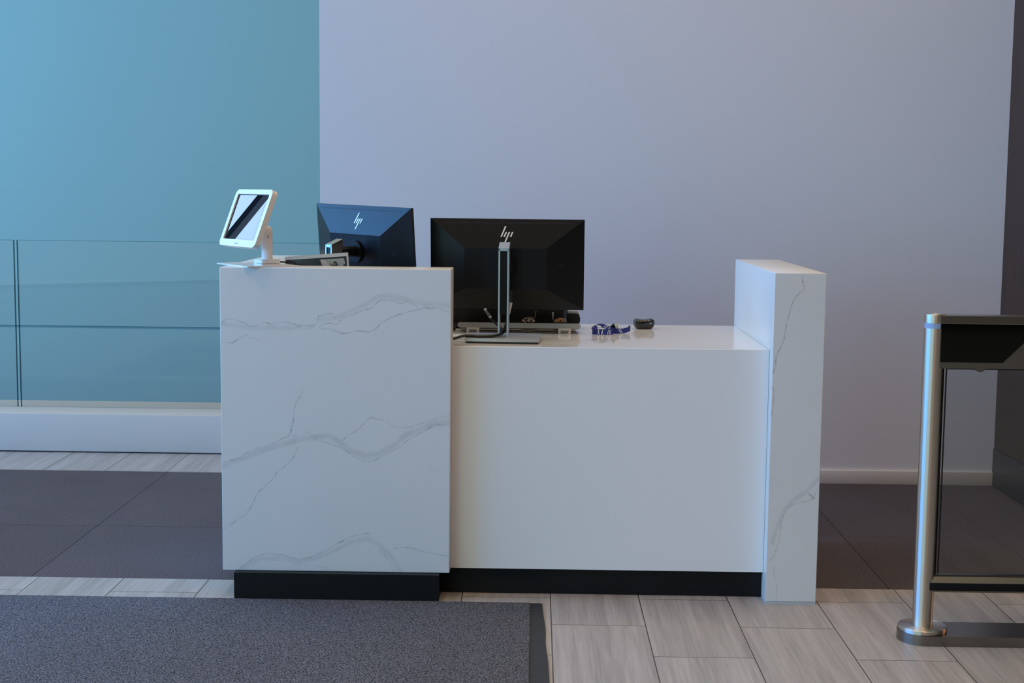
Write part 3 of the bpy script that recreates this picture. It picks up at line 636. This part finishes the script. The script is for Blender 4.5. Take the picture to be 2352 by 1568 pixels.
# cables fed through the column slot
def cable(label, pts, r, tagpts, tr_, ink):
    t = thing('cable', label, 'cable', (-.112, 4.95, ZD+.02), group='monitor cables')
    bm = B(); tube(bm, pts, r, 10, 8); obj('cord', bm, M['cable'], t)
    bm = B(); tube(bm, tagpts, tr_, 12, 0); g = obj('label_sleeve', bm, M['tag'], t)
    if ink:
        a, b = Vector(tagpts[0]), Vector(tagpts[-1]); bm = B()
        tube(bm, [a.lerp(b, .16), a.lerp(b, .84)], tr_*1.04, 12, 0); obj('print', bm, M['tagink'], g)
    else:
        a, b = Vector(tagpts[0]), Vector(tagpts[-1]); bm = B()
        box(bm, a.x-.010, a.x+.008, a.y+.001, a.y+.002, a.z+.006, a.z+.041); obj('flag', bm, M['tag'], g, smooth=False)
cable('black cable with a printed white sleeve rising left of the monitor column',
      [(-.42, 4.95, ZD+.007), (-.30, 4.928, ZD+.008), (-.245, 4.905, ZD+.022), (-.19, 4.895, ZD+.0225), (-.145, 4.90, ZD+.0235), (-.122, 4.918, ZD+.027), (-.112, 4.95, ZD+.030), (-.115, 4.99, ZD+.038), (-.135, 5.0, ZD+.056), (-.157, 5.0, ZD+.079), (-.1765, 5.0, ZD+.109)],
      .0042, [(-.1560, 5.0, ZD+.0785), (-.1772, 5.0, ZD+.1105)], .0048, True)
cable('black cable with a plain white sleeve rising right of the monitor column',
      [(-.42, 4.965, ZD+.005), (-.30, 4.942, ZD+.006), (-.245, 4.916, ZD+.0225), (-.19, 4.906, ZD+.0225), (-.142, 4.911, ZD+.024), (-.116, 4.928, ZD+.029), (-.108, 4.95, ZD+.036), (-.104, 4.985, ZD+.047), (-.098, 5.005, ZD+.075), (-.092, 5.01, ZD+.10), (-.086, 5.02, ZD+.135), (-.083, 5.05, ZD+.17)],
      .0046, [(-.0945, 5.008, ZD+.0885), (-.0850, 5.015, ZD+.131)], .0055, False)

# lanyard
t = thing('lanyard', 'royal blue lanyard with white slanted print coiled on the desk', 'lanyard', (.285, 5.27, ZD))
def ribbon(bm, pts, width, marks=(), th=.0012):
    """pts: (x, y, z_bottom, lean) - a strap standing on edge, leaning by `lean` towards +y at its top."""
    P = smooth_path([p[:3] for p in pts], 8); N = len(P); L = [pts[min(int(i*(len(pts)-1)/(N-1)), len(pts)-1)][3] for i in range(N)]
    Pv = []
    for i, p in enumerate(P):
        d = (P[min(i+1, N-1)] - P[max(i-1, 0)]); d.normalize()
        up = Vector((0, L[i], 1)); up -= d*up.dot(d); up.normalize(); nn = d.cross(up)
        Pv.append((p, up, nn))
    lo = [[bm.verts.new(p + nn*s_*th/2) for p, up, nn in Pv] for s_ in (-1, 1)]
    hi = [[bm.verts.new(p + up*width + nn*s_*th/2) for p, up, nn in Pv] for s_ in (-1, 1)]
    for i in range(N-1):
        for q in ((lo[0], hi[0]), (hi[1], lo[1]), (hi[0], hi[1]), (lo[1], lo[0])):
            bm.faces.new((q[0][i], q[0][i+1], q[1][i+1], q[1][i]))
    bm.faces.new((lo[0][0], hi[0][0], hi[1][0], lo[1][0])); bm.faces.new((lo[0][-1], lo[1][-1], hi[1][-1], hi[0][-1]))
    def at(sv, w, side):
        i = min(int(sv*(N-1)), N-2); f = sv*(N-1)-i
        a, b = Pv[i], Pv[i+1]; p = a[0].lerp(b[0], f); up = a[1].lerp(b[1], f); nn = a[2].lerp(b[2], f)
        return p + up*width*w + nn*side*(th/2+.0003)
    for poly_ in marks:
        for side in (-1, 1):
            f = bm.faces.new([bm.verts.new(at(u, w, side)) for u, w in poly_]); f.material_index = 1
def slant(u, du, tw): return [(u, .08), (u+tw, .08), (u+tw+du, .88), (u+du, .88)]
bm = B()
ribbon(bm, [(.216, 5.262, ZD+.001, .2), (.2145, 5.235, ZD+.0005, .1), (.232, 5.222, ZD+.0005, -.05), (.258, 5.220, ZD+.0005, -.08), (.283, 5.226, ZD+.0005, 0), (.288, 5.245, ZD+.001, .2)], .0205,
       [slant(.40, .035, .018), slant(.445, -.035, .018), slant(.50, .03, .02), slant(.545, -.02, .014), slant(.66, .035, .016), slant(.71, .03, .018), slant(.745, -.02, .014)])
obj('front_loop', bm, [M['bluefab'], M['whitefab']], t)
bm = B()
ribbon(bm, [(.222, 5.250, ZD+.010, .8), (.232, 5.262, ZD+.019, .9), (.246, 5.262, ZD+.0235, 1.1), (.260, 5.256, ZD+.0205, 1.0), (.275, 5.252, ZD+.014, .8), (.294, 5.258, ZD+.007, .5)], .017,
       [[(.02, .2), (.10, .8), (.13, .8), (.06, .2)], [(.10, .2), (.17, .8), (.20, .8), (.13, .2)], [(.24, .05), (.25, .95), (.36, .5), (.44, .05)], [(.52, .1), (.56, .9), (.58, .9), (.55, .1)], [(.59, .1), (.64, .9), (.67, .9), (.62, .1)], [(.72, .3), (.80, .9), (.84, .6)]])
obj('top_loop', bm, [M['bluefab'], M['whitefab']], t)
bm = B()
ribbon(bm, [(.286, 5.262, ZD+.0005, 0), (.305, 5.262, ZD+.0005, -.05), (.327, 5.272, ZD+.0008, -.1), (.346, 5.290, ZD+.004, -.1), (.357, 5.305, ZD+.0075, -.15), (.3535, 5.316, ZD+.008, -.2)], .019,
       [slant(.32, -.07, .022), slant(.38, -.08, .022)])
obj('tail_loop', bm, [M['bluefab'], M['whitefab']], t)
bm = B(); box(bm, -.011, .011, -.006, .006, -.014, .014, bev=.004, T=Matrix.Translation((.291, 5.285, ZD+.021)) @ Matrix.Rotation(math.radians(52), 4, 'Y')); obj('buckle', bm, M['glossblack'], t)
bm = B(); box(bm, -.0045, .0045, -.004, .004, -.012, .010, bev=.002, T=Matrix.Translation((.3045, 5.268, ZD+.026)) @ Matrix.Rotation(math.radians(-18), 4, 'Y')); 
tube(bm, [(.300+.0052*math.cos(a), 5.27, ZD+.0345+.0052*math.sin(a)) for a in [k*PI/8 for k in range(-2, 11)]], .0011, 8, 2); obj('snap_hook', bm, M['steel'], t)
bm = B(); tube(bm, [(.3145+.0062*math.cos(k*PI/10), 5.2705+.003*math.sin(k*PI/10), ZD+.0285+.0085*math.sin(k*PI/10)) for k in range(21)], .0008, 8, 2); obj('key_ring', bm, M['chrome'], t)

# small glossy case
t = thing('earbud_case', 'small rounded glossy black case right of the lanyard', 'case', (.42, 5.49, ZD))
TC = Matrix.Translation((.421, 5.478, ZD+.0004)) @ Matrix.Rotation(math.radians(12), 4, 'Z')
bm = B()
bmesh.ops.create_cube(bm, size=1)
bmesh.ops.subdivide_edges(bm, edges=bm.edges[:], cuts=9, use_grid_fill=True)
for v in bm.verts:
    x, y, z = v.co*2
    p = 3.4; rr = (abs(x)**p + abs(y)**p)**(1/p); m_ = max(abs(x), abs(y)); k = m_/rr if rr > 1e-6 else 1
    x, y = x*k, y*k
    e = (1 - abs(z)**3.2*.30) * (1 - .10*(1-z)/2)
    v.co = TC @ Vector((x*.0425*e, y*.030*e, (z*.5+.5)*.037 + (.004*(abs(x)**2 - .4) if z > .3 else 0)))
obj('shell', bm, M['glossblack'], t, ang=60)
bm = B(); prism(bm, [(.014, .0205), (.0205, .0215), (.0210, .0240), (.0145, .0228)], 'y', -.0318, -.0295, T=TC); obj('indicator', bm, M['white_led'], t, smooth=False)

# ------------------------------------------------------------------ speed gate
PX, PY = 1.2285, 4.372
t = thing('speed_gate', 'stainless steel speed gate with a glass wing at the right edge', 'turnstile', (PX, PY, 0))
bm = B(); pts = [(PX + .0775*math.cos(a), 4.370 + .0775*math.sin(a)) for a in np.linspace(PI/2, 3*PI/2, 25)] + [(2.12, 4.2925), (2.12, 4.4475)]
prism(bm, pts, 'z', 0, .032); obj('base_plate', bm, M['steeldark'], t, ang=20)
bm = B(); lathe(bm, [(.0725, .032), (.0725, .0335), (.0745, .0342), (.0745, .0435), (.0730, .0455), (.0655, .0458), (.0650, .0452), (.0645, .0458), (.0310, .0458)], PX, 4.370, 64); obj('base_flange', bm, M['steel'], t)
bm = B(); lathe(bm, [(.0312, .0455), (.0312, .9815)], PX, PY, 48); obj('post', bm, M['steel'], t)
bm = B(); lathe(bm, [(.0306, .9815), (.0306, .9975)], PX, PY, 48); obj('light_ring', bm, M['lightring'], t)
bm = B(); lathe(bm, [(.0312, .9975), (.0312, 1.0205), (.0305, 1.0235), (.0285, 1.0248), (.010, 1.0255)], PX, PY, 48); obj('post_cap', bm, M['steel'], t)
HX0, HX1 = 1.2280, 2.12
bm = B(); box(bm, HX0, HX1, 4.343, 4.399, .9965, 1.0225, bev=.0015)
box(bm, HX0+.001, HX1, 4.343, 4.399, .8600, .8790)
prism(bm, [(1.4325, .8791), (HX1, .8791), (HX1, .9964), (1.5500, .9964)], 'y', 4.343, 4.399)
obj('housing', bm, M['steeldark'], t, ang=20)
bm = B(); prism(bm, [(HX0+.001, .8791), (1.4324, .8791), (1.5499, .9964), (HX0+.001, .9964)], 'y', 4.3435, 4.398); obj('scanner_window', bm, M['blackglass'], t, smooth=False)
bm = B(); prism(bm, [(1.3536, .8600), (1.3787, .8600), (1.3775, .8525), (1.366, .8490), (1.3550, .8520)], 'y', 4.345, 4.362); obj('sensor', bm, M['steeldark'], t)
bm = B(); box(bm, 1.2625, 1.95, 4.367, 4.377, .205, .8598); w = obj('wing', bm, M['gateglass'], t, smooth=False)
bm = B(); box(bm, 1.2605, 1.2625, 4.3665, 4.3775, .205, .8598); box(bm, 1.2695, 1.2710, 4.3662, 4.3778, .21, .8555); box(bm, 1.2695, 1.95, 4.3662, 4.3778, .8545, .856); obj('gasket', bm, M['gasket'], w, smooth=False)
bm = B(); prism(bm, [(4.3925, .1575), (4.4, .165), (4.4, .190), (4.380, .209), (4.3625, .209), (4.3535, .2055), (4.343, .1882), (4.343, .1865), (4.343, .164), (4.347, .1575)], 'x', 1.2435, 1.95); obj('bottom_rail', bm, M['steeldark'], t, ang=15)
bm = B(); box(bm, 1.2405, 1.95, 4.3405, 4.3432, .1640, .1872, bev=.0005); obj('rubber_strip', bm, M['gasket'], t)

# ------------------------------------------------------------------ light
def area(name, loc, size, rot, L, shape='RECTANGLE', spread=PI):
    d = bpy.data.lights.new(name, 'AREA'); d.shape = shape
    d.size = size[0]
    if shape == 'RECTANGLE': d.size_y = size[1]
    A = size[0]*size[1] if shape == 'RECTANGLE' else PI*(size[0]/2)**2
    mx = max(L); d.color = [c/mx for c in L]; d.energy = mx*A*PI; d.spread = spread
    o = bpy.data.objects.new(name, d); COL.objects.link(o); o.location = loc; o.rotation_euler = rot
    return o
LC = {   # radiance of each light
 'left': (.80, 3.62, 9.1), 'left2': (2.5, 4.0, 5.8), 'front': (.92, 1.78, 1.98), 'high': (.28, .27, .26), 'right': (.85, .41, .21),
 'dfront': (122, 48, 21), 'dback': (42, 21, 10.2), 'world': (.021, .018, .016), 'sky': (.92, .96, .72),
}
#LC#
def aim(loc, to):
    return (Vector(to) - Vector(loc)).to_track_quat('-Z', 'Y').to_euler()
area('left_window_daylight', (-9.16, 3.2, 3.0), (4.0, 10.4), (0, math.radians(-90), 0), LC['left'])
area('far_left_window_daylight', (-9.16, 9.7, 3.0), (4.0, 2.6), (0, math.radians(-90), 0), LC['left2'])
area('front_left_window_daylight', (-6.3, -4.4, 2.05), (8.2, 4.0), aim((-6.3, -4.4, 2.05), (-.5, 5, 2.05)), LC['front'])
area('added_high_fill', (-1.5, -2.5, 6.0), (8.0, 2.5), aim((-1.5, -2.5, 6.0), (0, 4.5, .5)), LC['high'])  # unseen overhead fill lamp, added to bring neutral light onto the floor
area('side_corridor_light', (4.3, 5.4, 1.35), (2.5, 1.7), (0, math.radians(90), 0), LC['right'])
for i, (x, y) in enumerate([(-.9, 5.9), (.9, 5.9), (1.7, 4.9), (-1.2, 3.0), (1.2, 3.0), (1.4, 1.2)]):
    area('ceiling_downlight', (x, y, 4.4), (.22, .22), (0, 0, 0), LC['dback'] if y > 4 else LC['dfront'], 'DISK')

w = bpy.data.worlds.new('lobby'); SC.world = w; w.use_nodes = True; nt = w.node_tree; L = nt.links.new
bg = nt.nodes['Background']
tc = nt.nodes.new('ShaderNodeTexCoord'); sp = nt.nodes.new('ShaderNodeSeparateXYZ'); L(tc.outputs['Generated'], sp.inputs[0])
dt = nt.nodes.new('ShaderNodeVectorMath'); dt.operation = 'DOT_PRODUCT'; dt.inputs[1].default_value = (-.25, .12, .96); L(tc.outputs['Generated'], dt.inputs[0])
mr = nt.nodes.new('ShaderNodeMapRange'); mr.interpolation_type = 'SMOOTHSTEP'; mr.inputs['From Min'].default_value = .30; mr.inputs['From Max'].default_value = .95; L(dt.outputs['Value'], mr.inputs['Value'])
mx = nt.nodes.new('ShaderNodeMix'); mx.data_type = 'RGBA'; L(mr.outputs[0], mx.inputs[0])
mx.inputs[6].default_value = (*LC['world'], 1); mx.inputs[7].default_value = tuple(p+q for p, q in zip(LC['world'], LC['sky'])) + (1,)
L(mx.outputs[2], bg.inputs['Color']); bg.inputs['Strength'].default_value = 1.0

vs = SC.view_settings
vs.view_transform = 'Standard'; vs.look = 'None'; vs.gamma = 1; vs.exposure = 0; vs.use_curve_mapping = False
cy = SC.cycles
cy.max_bounces = 8; cy.diffuse_bounces = 4; cy.glossy_bounces = 4; cy.transparent_max_bounces = 12
cy.caustics_reflective = False; cy.caustics_refractive = False; cy.sample_clamp_indirect = 6
cy.use_denoising = True
